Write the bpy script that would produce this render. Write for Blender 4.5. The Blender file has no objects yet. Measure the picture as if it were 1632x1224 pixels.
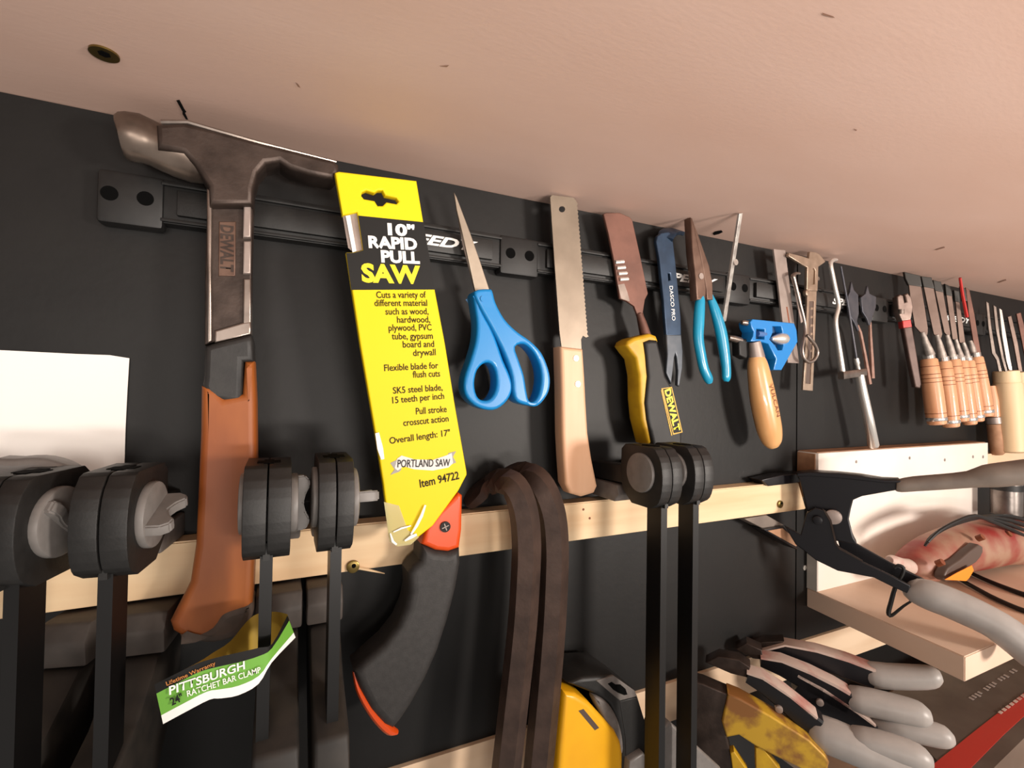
import bpy, bmesh, math, random
from mathutils import Vector, Matrix, noise as mnoise
random.seed(7)
scn = bpy.context.scene
COL = scn.collection

# ------------------------------------------------------------------ camera
IW, IH = 1632.0, 1224.0
CX, CY = 816.0, 612.0
VX = (2463.0, 650.0)                       # vanishing point of the wall's horizontal lines
VY = (450.0, 650.0 + 0.0152*(450-2463))    # vanishing point of the wall's normal
FPX = math.sqrt(-((VX[0]-CX)*(VY[0]-CX)+(VX[1]-CY)*(VY[1]-CY)))
EX = Vector((VX[0]-CX, VX[1]-CY, FPX)).normalized()
EY = Vector((VY[0]-CX, VY[1]-CY, FPX)).normalized()
EZ = EX.cross(EY)
if EZ.y > 0: EZ = -EZ
DIST, EYE = 0.45, 1.5                       # camera to wall, eye height
CAM = Vector((0, -DIST, EYE))
cam_d = bpy.data.cameras.new('camera'); cam = bpy.data.objects.new('camera', cam_d); COL.objects.link(cam)
cam_d.sensor_width = 36; cam_d.lens = FPX/IW*36; cam_d.clip_start = 0.01
def c2w(v):                                 # image-frame vector (x right, y down, z forward) to world
    return Vector((v.dot(EX), v.dot(EY), v.dot(EZ)))
R = Matrix.Identity(4)
for i, a in enumerate((Vector((1,0,0)), Vector((0,-1,0)), Vector((0,0,-1)))):
    w = c2w(a)
    for r in range(3): R[r][i] = w[r]
cam.matrix_world = Matrix.Translation(CAM) @ R
scn.camera = cam

# ------------------------------------------------------------------ light
wd = bpy.data.worlds.new('world'); scn.world = wd; wd.use_nodes = True
wd.node_tree.nodes['Background'].inputs[0].default_value = (1.0, 0.93, 0.87, 1)
wd.node_tree.nodes['Background'].inputs[1].default_value = 0.40
def area(name, loc, target, size, power, col):
    l = bpy.data.lights.new(name, 'AREA'); l.shape = 'DISK'; l.size = size; l.energy = power; l.color = col
    o = bpy.data.objects.new(name, l); COL.objects.link(o); o.location = loc
    d = Vector(target)-Vector(loc); o.rotation_euler = d.to_track_quat('-Z', 'Y').to_euler()
    return o
area('shop_lamp', (1.10, -1.35, EYE-0.05), (0.35, 0, EYE-0.03), 0.26, 20, (1.0, 0.90, 0.81))
area('bounce_fill', (0.32, -1.35, EYE-0.28), (0.32, -1.349, EYE+1), 0.5, 43, (1.0, 0.91, 0.83))  # added up-facing fill standing in for bench bounce, brightens the ceiling
area('left_fill', (-0.55, -2.2, EYE-0.12), (-0.1, 0, EYE-.05), 0.5, 8, (1.0, 0.92, 0.84))  # added frontal fill, brightens the paper and the left of the wall
scn.view_settings.view_transform = 'Standard'; scn.view_settings.look = 'None'
scn.view_settings.gamma = 1; scn.view_settings.use_curve_mapping = False
scn.view_settings.exposure = 0.0

# ------------------------------------------------------------------ pixel helpers
def ray(px, py): return c2w(Vector((px-CX, py-CY, FPX)))
def P(px, py, Y=0.0):                       # point on the plane Y metres in front of the wall
    d = ray(px, py); return CAM + d*((DIST-Y)/d.y)
class Plane:                                # upright plane through o, turned by deg about the vertical
    def __init__(s, o, deg=0.0):
        a = math.radians(deg); s.o = Vector(o)
        s.u = Vector((math.cos(a), math.sin(a), 0)); s.n = Vector((math.sin(a), -math.cos(a), 0)); s.v = Vector((0,0,1))
    def hit(s, px, py):
        d = ray(px, py); return CAM + d*((s.o-CAM).dot(s.n)/d.dot(s.n))
    def uv(s, px, py):
        q = s.hit(px, py)-s.o; return (q.dot(s.u), q.dot(s.v))
    def pt(s, u, v, w=0.0): return s.o + s.u*u + s.v*v + s.n*w
def pl(p): return p if isinstance(p, Plane) else Plane((0, -p, EYE))
def Z(p): return (p-CAM).dot(c2w(Vector((0,0,1))))
def mpx(p, w): return w*Z(p)/FPX            # w pixels at point p, in metres

# ------------------------------------------------------------------ materials
def lin(c):
    if isinstance(c, str): c = tuple(int(c[i:i+2], 16)/255 for i in (0,2,4))
    return tuple(x/12.92 if x <= .04045 else ((x+.055)/1.055)**2.4 for x in c)
MATS = {}
def mat(name, col, rough=.5, metal=0., col2=None, nscale=60, stretch=(1,1,1), bump=0., bscale=None, lo=.35, hi=.65, detail=4, spec=.5, coat=0., trans=0., alpha=1.):
    if name in MATS: return MATS[name]
    m = bpy.data.materials.new(name); m.use_nodes = True; MATS[name] = m
    nt = m.node_tree; N = nt.nodes; L = nt.links; b = N['Principled BSDF']
    b.inputs['Base Color'].default_value = (*lin(col), 1); b.inputs['Roughness'].default_value = rough
    b.inputs['Metallic'].default_value = metal; b.inputs['Specular IOR Level'].default_value = spec
    b.inputs['Coat Weight'].default_value = coat; b.inputs['Transmission Weight'].default_value = trans; b.inputs['Alpha'].default_value = alpha
    if col2 or bump:
        tc = N.new('ShaderNodeTexCoord'); mp = N.new('ShaderNodeMapping'); mp.inputs['Scale'].default_value = stretch
        L.new(tc.outputs['Object'], mp.inputs[0])
    if col2:
        nz = N.new('ShaderNodeTexNoise'); nz.inputs['Scale'].default_value = nscale; nz.inputs['Detail'].default_value = detail
        L.new(mp.outputs[0], nz.inputs['Vector'])
        rp = N.new('ShaderNodeValToRGB'); rp.color_ramp.elements[0].position = lo; rp.color_ramp.elements[1].position = hi
        rp.color_ramp.elements[0].color = (*lin(col), 1); rp.color_ramp.elements[1].color = (*lin(col2), 1)
        L.new(nz.outputs['Fac'], rp.inputs[0]); L.new(rp.outputs[0], b.inputs['Base Color'])
    if bump:
        n2 = N.new('ShaderNodeTexNoise'); n2.inputs['Scale'].default_value = bscale or nscale*4; n2.inputs['Detail'].default_value = 3
        L.new(mp.outputs[0], n2.inputs['Vector'])
        bp = N.new('ShaderNodeBump'); bp.inputs['Strength'].default_value = bump; bp.inputs['Distance'].default_value = .0006
        L.new(n2.outputs['Fac'], bp.inputs['Height']); L.new(bp.outputs[0], b.inputs['Normal'])
    return m
M_ply   = mat('plywood_underside', 'c8a797', .62, col2='d0b2a4', nscale=3.2, stretch=(1,3,1), bump=.12, bscale=140, lo=.3, hi=.7)
M_black = mat('black_wall_paint', '0d0c0c', .5, col2='131211', nscale=16, bump=.18, bscale=160, spec=.35)
M_rail  = mat('pine_rail', 'dcb98f', .6, col2='e8cda6', nscale=14, stretch=(.35,2,4), bump=.1, bscale=90)
M_pine  = mat('pale_pine', 'dcbd9c', .6, col2='ecd2b4', nscale=12, stretch=(.4,2,3), bump=.1, bscale=90)
M_white = mat('white_board', 'e9dfd4', .5, col2='efe7df', nscale=9)
M_floorb= mat('shelf_ply', 'd8b9a0', .6, col2='e2c7b1', nscale=9, stretch=(1,.5,1))
M_endg  = mat('end_grain', '9a7153', .7, col2='b18767', nscale=60)
M_steel = mat('worn_dark_steel', '352b26', .48, .6, col2='4a3e38', nscale=50, bump=.3, bscale=300)
M_rim   = mat('bright_steel', '988c84', .33, .85, col2='7d726b', nscale=60)
M_poll  = mat('polished_poll', '8a7c71', .32, .8, col2='54463f', nscale=25)
M_sleeve= mat('black_rubber', '1e1d1d', .55, col2='272625', nscale=120, bump=.2)
M_grip  = mat('orange_brown_grip', '864415', .52, col2='9f5820', nscale=30, stretch=(1,1,.35), bump=.15)
M_cap   = mat('dirty_cap', '4b4039', .6, col2='5e5046', nscale=80)
M_yel   = mat('yellow_card', 'e3c90b', .55, spec=.3)
M_yel2  = mat('yellow_card_edge', 'e0c417', .4)
M_ink   = mat('black_ink', '121110', .55, spec=.3)
M_inkt  = mat('printed_black', '2a2406', .6, spec=.2)
M_wht   = mat('printed_white', 'f4f2ee', .4)
M_saw   = mat('printed_yellow', 'f4e020', .4)
M_clear = mat('clear_plastic', 'd8cf98', .12, alpha=.45, coat=.5)
M_orng  = mat('orange_plastic', 'd24a12', .35)
M_dkgrip= mat('charcoal_rubber', '262423', .6, col2='2e2c2b', nscale=200, bump=.2)
M_blade = mat('satin_blade', '8d8071', .42, .6, col2='7f7264', nscale=30)
M_sciss = mat('scissor_steel', 'b5a999', .36, .8, col2='a5998a', nscale=40)
M_blueP = mat('bright_blue_plastic', '0f80c4', .33, coat=.2)
M_beech = mat('beech_handle', 'd6a681', .45, col2='dfb491', nscale=20, stretch=(2,2,.3))
M_rivet = mat('white_rivet', 'efe9e0', .3, .3)
M_rust  = mat('rusty_blade', '66463c', .55, .4, col2='785347', nscale=40, bump=.25)
M_chrome= mat('chrome', 'e9e5df', .25, .75)
M_yelP  = mat('yellow_plastic', 'cda41c', .42, col2='b98f1a', nscale=60)
M_blkP  = mat('black_plastic', '0f0e0e', .55, col2='161514', nscale=150)
M_blkG  = mat('matte_black_cast', '131211', .52, col2='191817', nscale=150, bump=.15)
M_navy  = mat('navy_steel', '28384c', .4, .5, col2='30435a', nscale=60)
M_navyw = mat('navy_worn_steel', '565a60', .4, .45, col2='464c54', nscale=60)
M_teal  = mat('teal_grip', '0a86ac', .3, coat=.3, col2='0d93b9', nscale=40)
M_jaw   = mat('brown_steel_jaw', '573f34', .45, .5, col2='6f574a', nscale=50)
M_gsteel= mat('grey_steel', 'a2948d', .42, .4, col2='94867f', nscale=60)
M_strip = mat('shiny_strip', 'd4cec6', .3, .55, col2='a8a09a', nscale=120)
M_blueM = mat('blue_cast_metal', '1479c2', .35, coat=.3)
M_blueD = mat('blue_recess', '0c3e68', .5)
M_amber = mat('varnished_handle', 'cf9960', .3, col2='dcaa74', nscale=18, stretch=(2,2,.4), coat=.4)
M_brass = mat('dull_brass', 'b5a08e', .38, .75, col2='9c8978', nscale=60)
M_brassd= mat('brass_screw', '7d6a3c', .3, .9)
M_spade = mat('blued_steel', '4a4c54', .45, .6, col2='5a5a60', nscale=60)
M_rsty  = mat('rusty_shank', '7c5a4d', .6, .3, col2='8d6f63', nscale=90)
M_chib  = mat('brown_chisel_blade', '6d5a51', .45, .5, col2='7a675e', nscale=40)
M_chih  = mat('ash_handle', 'cb9068', .4, col2='d8a47d', nscale=25, stretch=(2,2,.4), coat=.25)
M_groov = mat('burnt_groove', '7a3f22', .7)
M_hoop  = mat('bright_hoop', 'e6e2dd', .22, .9)
M_guard = mat('dark_guard', '2d2a26', .5)
M_red   = mat('red_paint', 'b02a26', .4)
M_wrench= mat('wrench_steel', '8e7c74', .4, .7, col2='6f5f58', nscale=60)
M_wrenchb = mat('wrench_handle', '4b3a35', .5, .4, col2='5a4842', nscale=60)
M_lime  = mat('pale_boxwood', 'e0c298', .5, col2='ead2ae', nscale=16, stretch=(2,2,.3))
M_paper = mat('white_paper', 'f6f2ed', .8)
M_grey  = mat('grey_plastic', '6e6a67', .45, col2='787471', nscale=120)
M_greyd = mat('grey_pad', '625c58', .55, col2='706a66', nscale=120)
M_barst = mat('black_bar', '0e0d0d', .4, .2)
M_dust  = mat('dusty_black', '171513', .6, col2='2b2621', nscale=45)
M_iron  = mat('brown_iron', '3a2c26', .48, .35, col2='4d3c34', nscale=45, bump=.3, bscale=250)
M_green = mat('tag_green', '6aa83c', .5)
M_tagin = mat('tag_inside', 'b09235', .6)
M_tagor = mat('tag_orange_ink', 'c07a35', .5)
M_dwy   = mat('dewalt_yellow', 'e8a814', .35, col2='f0b416', nscale=20)
M_rsyel = mat('worn_yellow_paint', '8a5c2e', .5, .2, col2='c9a02e', nscale=34, detail=6, lo=.46, hi=.6)
M_tip   = mat('grey_vinyl', '9b9692', .42, col2='a8a39f', nscale=30)
M_tipd  = mat('dusty_vinyl', '6c6159', .55, col2='80756b', nscale=30)
M_spblk = mat('black_stamped_steel', '17161a', .35, .3)
M_sparm = mat('worn_red_edge', 'c8b3a8', .5, col2='b05048', nscale=30, lo=.5, hi=.75)
M_tool  = mat('dusty_red_plastic', '8a2c27', .5, col2='a07d68', nscale=16, lo=.38, hi=.6, detail=6)
M_toold = mat('dark_trim', '55453d', .5)
M_otag  = mat('orange_tag', 'ee8a22', .5)
M_cord  = mat('black_cord', '0c0b0b', .55)
M_lowpad = mat('dark_grey_pad', '3d3733', .6, col2='4c4540', nscale=60)  # darker mottled grey for the pads below the rail
M_foil  = mat('dull_foil', '8f8782', .3, .8, col2='6a625d', nscale=40, bump=.5, bscale=80)
M_box   = mat('carton_brown', '4f453f', .4, col2='5d534c', nscale=25)
M_boxr  = mat('carton_red', 'b8352e', .35)
M_boxt  = mat('carton_lettering', 'a59a94', .5)
M_dark  = mat('dark_recess', '040404', .9, spec=.1)
M_vial  = mat('level_vial', '4a6fa5', .15, coat=.5)
M_edge  = mat('board_edge_grey', 'b9b2a8', .6)

# ------------------------------------------------------------------ object helpers
def tag(o, label=None, cat=None, group=None, kind=None):
    if label: o['label'] = label
    if cat: o['category'] = cat
    if group: o['group'] = group
    if kind: o['kind'] = kind
    return o
def thing(name, label, cat, at, group=None):
    o = bpy.data.objects.new(name, None); COL.objects.link(o); o.location = at; o.empty_display_size = .02
    o['root'] = 0; del o['root']
    return tag(o, label, cat, group)
def root_of(o):
    while o.parent: o = o.parent
    return o
def link(name, me, m, parent=None, smooth=35):
    """me is in world coordinates; it is shifted to its thing's origin"""
    if parent is None:
        n = max(1, len(me.vertices)); c = Vector((0,0,0))
        for v in me.vertices: c += v.co
        org = c/n
    else: org = root_of(parent).location.copy()
    me.transform(Matrix.Translation(-org))
    me.materials.clear(); me.materials.append(m)
    if smooth:
        for p in me.polygons: p.use_smooth = True
        me.set_sharp_from_angle(angle=math.radians(smooth))
    o = bpy.data.objects.new(name, me); COL.objects.link(o)
    if parent is None: o.location = org
    else: o.parent = parent
    return o
def catmull(pts, n=5):
    out = []; k = len(pts)
    for i in range(k):
        p0, p1, p2, p3 = (Vector(pts[(i+j-1) % k]) for j in range(4))
        for s in range(n):
            t = s/n
            out.append(tuple(.5*((2*p1)+(p2-p0)*t+(2*p0-5*p1+4*p2-p3)*t*t+(3*p1-p0-3*p2+p3)*t**3)))
    return out
def plate(name, outline, plane, th, m, parent=None, bevel=0., holes=(), smooth=0, hsmooth=None, res=2):
    """outline traced in photo pixels on a plane; front at the plane, th thick towards the wall"""
    pn = pl(plane); cu = bpy.data.curves.new('t', 'CURVE'); cu.dimensions = '2D'; cu.fill_mode = 'BOTH'
    cu.extrude = max(th/2-bevel, 1e-5); cu.bevel_depth = bevel; cu.bevel_resolution = res; cu.offset = -bevel
    rings = [(outline, smooth)] + [(h, smooth if hsmooth is None else hsmooth) for h in holes]
    for ring, sm in rings:
        pts = [pn.uv(x, y) for x, y in ring]
        if sm: pts = catmull([(a, b, 0) for a, b in pts], sm)
        sp = cu.splines.new('POLY'); sp.points.add(len(pts)-1); sp.use_cyclic_u = True
        for q, p in zip(sp.points, pts): q.co = (p[0], p[1], 0, 1)
    tmp = bpy.data.objects.new('t', cu); me = bpy.data.meshes.new_from_object(tmp)
    bpy.data.objects.remove(tmp); bpy.data.curves.remove(cu)
    for v in me.vertices:
        a, b, c = v.co; v.co = pn.pt(a, b, c-th/2)
    return link(name, me, m, parent)
def sections(kind, n):
    if kind == 'box': return [(-1,-.8),(-.8,-1),(.8,-1),(1,-.8),(1,.8),(.8,1),(-.8,1),(-1,.8)]
    if kind == 'hex': n = 6
    if kind == 'D': return [(-1,-1),(1,-1),(1,.2),(.7,.8),(0,1),(-.7,.8),(-1,.2)]
    return [(math.cos(2*math.pi*i/n+(.0 if kind != 'hex' else .52)), math.sin(2*math.pi*i/n+(.0 if kind != 'hex' else .52))) for i in range(n)]
def sweep_mesh(pts, w, t, kind='round', n=14, ref=Vector((0,-1,0)), bm=None):
    """pts: world points; w,t: full width across and thickness towards ref at each point"""
    own = bm is None
    if own: bm = bmesh.new()
    rings = []; sec = sections(kind, n); k = len(pts)
    for i, p in enumerate(pts):
        tan = (pts[min(i+1, k-1)]-pts[max(i-1, 0)]).normalized()
        s = tan.cross(ref)
        s = s.normalized() if s.length > 1e-4 else Vector((1,0,0))
        nn = s.cross(tan).normalized()
        rings.append([bm.verts.new(p + s*(a*w[i]/2) + nn*(b*t[i]/2)) for a, b in sec])
    for a, b in zip(rings, rings[1:]):
        for j in range(len(sec)):
            bm.faces.new((a[j], a[(j+1) % len(sec)], b[(j+1) % len(sec)], b[j]))
    bm.faces.new(rings[0]); bm.faces.new(rings[-1])
    if not own: return
    bmesh.ops.recalc_face_normals(bm, faces=bm.faces)
    me = bpy.data.meshes.new('m'); bm.to_mesh(me); bm.free(); return me
def spline(pts, n=5):
    out = []; k = len(pts)
    for i in range(k-1):
        p0 = pts[max(i-1,0)]; p1 = pts[i]; p2 = pts[i+1]; p3 = pts[min(i+2,k-1)]
        for s in range(n):
            t = s/n
            out.append(tuple(.5*((2*b)+(c-a)*t+(2*a-5*b+4*c-d)*t*t+(3*b-a-3*c+d)*t**3) for a,b,c,d in zip(p0,p1,p2,p3)))
    out.append(tuple(pts[-1])); return out
def tube(name, path, m, parent=None, kind='round', n=14, asp=1.0, th=None, sm=0, ref=Vector((0,-1,0)), smooth=40):
    """path: (px, py, Y, width in px); asp = thickness/width, or th in metres"""
    if sm: path = spline(path, sm)
    pts = [P(a, b, c) for a, b, c, _ in path]; w = [mpx(p, q[3]) for p, q in zip(pts, path)]
    t = [th]*len(w) if th else [x*asp for x in w]
    return link(name, sweep_mesh(pts, w, t, kind, n, ref), m, parent, smooth)
def box(name, x0, x1, Y0, Y1, z0, z1, m, parent=None, bevel=0.):
    """Y measured out from the wall, z relative to the eye"""
    bm = bmesh.new(); bmesh.ops.create_cube(bm, size=1)
    for v in bm.verts:
        v.co = Vector(((x0+x1)/2+v.co.x*(x1-x0), -(Y0+Y1)/2+v.co.y*abs(Y1-Y0), EYE+(z0+z1)/2+v.co.z*(z1-z0)))
    if bevel: bmesh.ops.bevel(bm, geom=bm.edges[:], offset=bevel, segments=2, affect='EDGES', profile=.5)
    me = bpy.data.meshes.new('m'); bm.to_mesh(me); bm.free()
    return link(name, me, m, parent, 35 if bevel else 0)
def cyl(name, c, axis, r, h, m, parent=None, n=28, bevel=0., r2=None):
    """cylinder centred at c along axis"""
    bm = bmesh.new(); bmesh.ops.create_cone(bm, cap_ends=True, segments=n, radius1=r, radius2=r if r2 is None else r2, depth=h)
    if bevel:
        ed = [e for e in bm.edges if all(abs(abs(v.co.z)-h/2) < 1e-6 for v in e.verts) and e.verts[0].co.z*e.verts[1].co.z > 0 and e.calc_length() < r]
        bmesh.ops.bevel(bm, geom=ed, offset=bevel, segments=2, affect='EDGES', profile=.5)
    me = bpy.data.meshes.new('m'); bm.to_mesh(me); bm.free()
    me.transform(Matrix.Translation(c) @ Vector(axis).to_track_quat('Z', 'Y').to_matrix().to_4x4())
    return link(name, me, m, parent)
def disc_px(name, px, py, Y, wpx, h, m, parent=None, axis=(0,-1,0), n=24, bevel=0.):
    c = P(px, py, Y); return cyl(name, c-Vector(axis)*h/2, axis, mpx(c, wpx)/2, h, m, parent, n, bevel)
def fontmesh(s, offset=0., shear=0., ext=.0):
    cu = bpy.data.curves.new('f', 'FONT'); cu.body = s; cu.size = 1; cu.offset = offset; cu.shear = shear; cu.extrude = ext; cu.resolution_u = 3
    o = bpy.data.objects.new('f', cu); me = bpy.data.meshes.new_from_object(o)
    bpy.data.objects.remove(o); bpy.data.curves.remove(cu); return me
_h = fontmesh('H'); CAPH = max(v.co.y for v in _h.vertices)
def text(s, a, b, hpx, plane, m, parent, bold=0., shear=0., lift=.0003, name='lettering'):
    """baseline from pixel a to pixel b, capitals hpx high"""
    pn = pl(plane); me = fontmesh(s, bold, shear)
    A = pn.hit(*a); B = pn.hit(*b); r = B-A; W = r.length; r.normalize(); up = pn.n.cross(r)
    x0 = min(v.co.x for v in me.vertices); x1 = max(v.co.x for v in me.vertices); h = mpx(A, hpx)
    for v in me.vertices:
        v.co = A + r*((v.co.x-x0)/(x1-x0)*W) + up*(v.co.y/CAPH*h) + pn.n*lift
    return link(name, me, m, parent, 0)

# ================================================================== setting
XC = 0.656                                   # seam between the two black panels
tag(box('ceiling', -1.3, 2.6, -.03, .70, .201, .219, M_ply), kind='structure')
tag(box('wall_back', -1.3, XC-.001, -.006, 0, -.342, .2005, M_black), kind='structure')
tag(box('wall_back_right', XC+.0015, 2.6, -.006, 0, -.342, .2005, M_black), kind='structure')
tag(box('wall_lower', -1.3, 2.6, -.03, -.006, -.9, .2, M_black), kind='structure')
tag(box('trim_1', -1.3, 2.2, -.006, .004, -.388, -.3425, M_pine), kind='structure')
cl = bpy.data.objects['ceiling']
def ceil_at(px, py, dz=0):                   # point of the ceiling seen at a pixel
    d = ray(px, py); return CAM + d*((.201-dz)/d.z)
s = thing('countersunk_screw', 'dull countersunk screw head in the plywood overhead', 'screw', ceil_at(166, 86))
cyl('screw_head', ceil_at(166, 86, .0006), (0,0,1), .0075, .0012, M_brassd, s)
cyl('drive_recess', ceil_at(166, 86, .0013), (0,0,1), .0032, .0006, M_dark, s, n=6)
def ceil_poly(name, pts, m, parent):
    bm = bmesh.new(); vs = [bm.verts.new(ceil_at(x, y, .0004)) for x, y in pts]; bm.faces.new(vs)
    me = bpy.data.meshes.new('m'); bm.to_mesh(me); bm.free(); me.transform(Matrix.Translation(-parent.location))
    me.materials.append(m); o = bpy.data.objects.new(name, me); COL.objects.link(o); o.parent = parent; return o
ceil_poly('pen_mark', [(281,160),(286,159),(294,174),(297,178),(295,180),(300,191),(297,191),(291,182),(291,178)], M_ink, cl)
ceil_poly('knot_hole', [(1136,372),(1140,369),(1150,367),(1152,370),(1146,373),(1138,375)], M_dark, cl)
M_scr = mat('scratch', '8d6a58', .7)
for q in ([(1310,20),(1328,26),(1331,29),(1312,24)], [(471,131),(475,134),(479,140),(475,138)], [(1490,398),(1505,393),(1506,395),(1492,399)],
          [(1360,205),(1366,207),(1364,209)], [(700,105),(716,104),(712,107)], [(1590,450),(1603,445),(1604,447),(1592,451)]):
    ceil_poly('scratch', q, M_scr, cl)

# rail the clamps hang on
rl = thing('wooden_rail', 'long pale pine rail screwed along the black wall behind the clamps', 'rail', Vector((.25, 0, EYE-.153)))
Rp = Plane((0, -.02, EYE))
bm = bmesh.new()
prof = [(-1.2,-.153),(.648,-.153),(.632,-.116),(.627,-.114),(-1.2,-.114)]
f0 = [bm.verts.new((x, -.02, EYE+z)) for x, z in prof]; f1 = [bm.verts.new((x, 0, EYE+z)) for x, z in prof]
bm.faces.new(f0); bm.faces.new(f1[::-1])
for i in range(5): bm.faces.new((f0[i], f1[i], f1[(i+1)%5], f0[(i+1)%5]))
bmesh.ops.recalc_face_normals(bm, faces=bm.faces)
bmesh.ops.bevel(bm, geom=bm.edges[:], offset=.0012, segments=2, affect='EDGES')
me = bpy.data.meshes.new('m'); bm.to_mesh(me); bm.free(); link('board', me, M_rail, rl)
for (x, y) in ((563,904),(1245,804)):
    a = disc_px('screw', x, y, .0225, 20 if x < 600 else 12, .003, M_brassd, rl, bevel=.0008)
    disc_px('drive_recess', x+1, y-2, .0228, 7 if x < 600 else 4, .0006, M_dark, a)
tube('splinter', [(570,905,.021,5),(590,909,.022,4),(613,914,.024,1.5)], M_rail, rl, n=6)
for (x, y) in ((1045,846),(930,812),(940,826)):
    disc_px('nail_mark', x, y, .0203, 4, .0004, M_groov, rl, n=8)

# compartment at the right: white board and plywood shelf floor
wb = thing('white_back_board', 'thick white painted board standing above the plywood shelf', 'board', Vector((.88, -.015, EYE-.27)))
box('board', XC+.002, 1.128, 0, .030, -.140, -.0765, M_white, wb, bevel=.0008); box('lower_board', .680, 1.128, 0, .016, -.2714, -.1405, M_white, wb, bevel=.0006)
box('raw_end', XC+.0005, XC+.0019, .001, .026, -.139, -.078, M_endg, wb)
box('raw_edge', XC+.003, 1.126, .001, .027, -.0763, -.0755, M_endg, wb)
box('grey_edge', .6784, .6799, .001, .0155, -.271, -.142, M_edge, wb)
for (x, y) in ((1365,736),(1450,730),(1506,733),(1551,728),(1567,728)):
    disc_px('nail_dent', x, y, .0304, 5, .0005, M_gsteel, wb, n=10)
sf = thing('plywood_shelf', 'pale plywood shelf sticking out from the wall under the white board', 'shelf', Vector((.95, -.09, EYE-.298)))
bm = bmesh.new()
q0 = [(.680,0),(1.9,0),(1.9,-.187),(.656,-.187)]
lo_ = [bm.verts.new((x, y, EYE-.298)) for x, y in q0]; hi_ = [bm.verts.new((x, y, EYE-.2715)) for x, y in q0]
bm.faces.new(lo_); bm.faces.new(hi_)
for i in range(4): bm.faces.new((lo_[i], lo_[(i+1)%4], hi_[(i+1)%4], hi_[i]))
bmesh.ops.recalc_face_normals(bm, faces=bm.faces); bmesh.ops.bevel(bm, geom=bm.edges[:], offset=.001, segments=2, affect='EDGES')
me = bpy.data.meshes.new('m'); bm.to_mesh(me); bm.free(); link('shelf_board', me, M_floorb, sf)
disc_px('nail', 1283, 905, .0015, 8, .0015, M_chrome, bpy.data.objects['wall_back'], n=12)
tag(box('rail_end_board', 1.135, 1.9, 0, .02, -.118, -.0985, M_pine, None, bevel=.001), 'pale pine strip at the far right beneath the boxwood handles', 'board')

# ------------------------------------------------------------------ magnetic tool bars
barx = [-.104, .212, .522, .831, 1.142, 1.46]
blab = ['first black magnetic tool bar, holding the hammer and the yellow saw', 'black magnetic tool bar holding the rusty chisel and the pliers',
        'black magnetic tool bar holding the blue square and the caliper', 'black magnetic tool bar holding the row of ash handled chisels', 'farthest black magnetic tool bar, by the boxwood handled gouges']
for k in range(5):
    a, b = barx[k], barx[k+1]; z = .1385
    t = thing('magnetic_tool_bar', blab[k], 'tool holder', Vector(((a+b)/2, 0, EYE+z-.02)), 'black magnetic bars in a row')
    box('bar_body', a+.018, b-.018, 0, .012, z-.0165, z+.0165, M_blkP, t, bevel=.001)
    box('magnet_strip', a+.03, b-.03, .0121, .0165, z-.0105, z+.0085, M_blkG, t, bevel=.0008)
    for zz in (z+.0125, z-.0145): box('lip', a+.02, b-.02, .0121, .0150, zz-.0012, zz+.0012, M_blkP, t, bevel=.0004)
    for e, xx in enumerate((a, b) if k == 4 else (a,)):
        br = box('end_bracket', xx-.0215 if k else xx-.018, xx+.0215, 0, .0145, z-.022, z+.0165, M_blkP, t, bevel=.003)
        for s_ in (-1, 1): cyl('screw_hole', Vector((xx+s_*.0105, -.0147, EYE+z-.001)), (0,-1,0), .0052, .0004, M_dark, br, n=20)
    # maker's name in slanted white capitals
    sgn = Plane((0, -.0168, EYE))
    me = fontmesh('SPEEDY', .035, .35); x0 = min(v.co.x for v in me.vertices); x1 = max(v.co.x for v in me.vertices)
    mx = a+.228; wd_ = .084
    for v in me.vertices: v.co = Vector((mx-wd_/2+(v.co.x-x0)/(x1-x0)*wd_, -.0168, EYE+z-.0048+v.co.y/CAPH*.0085))
    link('lettering', me, M_wht, t, 0)

# ------------------------------------------------------------------ white paper
pp = tag(plate('paper_sheet', [(-60,556),(0,558),(120,564),(175,566),(206,571),(203,620),(200,680),(198,745),(195,820),(-60,830)], .002, .0006, M_paper), 'blank white sheet of paper on the black wall behind the leftmost clamps', 'paper')

# ------------------------------------------------------------------ hammer
h = thing('framing_hammer', 'worn steel framing hammer with an orange-brown grip, hanging head up', 'hammer', P(345, 1020, .04))
head = tube('poll', [(193,217,.034,62),(196,217,.034,70),(204,218,.034,74),(222,221,.034,75),(236,226,.034,70),(248,231,.034,68),(262,236,.034,72),(285,244,.034,76),(312,253,.034,76),(336,262,.034,64)], M_poll, h, n=28, asp=.95)
plate('head', [(248,197),(292,194),(343,206),(412,225),(480,242),(532,255),(540,262),(540,276),(531,285),(494,278),(462,268),(446,257),(424,260),(411,275),(404,300),(403,326),(333,326),(332,296),(309,261),(292,243),(250,235)], .052, .027, M_steel, h, bevel=.0035)
tube('claw_ridge', [(258,195,.046,9),(300,195,.050,8),(345,208,.051,7),(412,227,.050,6),(480,244,.048,5),(536,258,.046,4)], M_rim, h, n=8)
plate('shaft', [(330,318),(404,318),(401,420),(400,529),(341,546),(326,550),(327,430)], .042, .018, M_steel, h, bevel=.001)
plate('edge_rim', [(329,300),(337,302),(338,340),(337,430),(338,543),(330,548),(330,440)], .0455, .02, M_rim, h, bevel=.0012)
for (a, b) in ((286,325),(328,378),(384,436),(444,530)):
    plate('edge_rim', [(388,a),(400,a),(399.5 if a<440 else 400,b),(387,b)], .0455 if a != 328 else .0465, .02, M_rim if a > 400 else M_gsteel, h, bevel=.001)
plate('edge_rim', [(342,527),(387,514),(400,512),(400,533),(342,547)], .0457, .02, M_rim, h, bevel=.0012)
plate('name_panel', [(349,353),(376,353),(375,440),(348,440)], .0428, .002, M_jaw, h, bevel=.0006)
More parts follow.
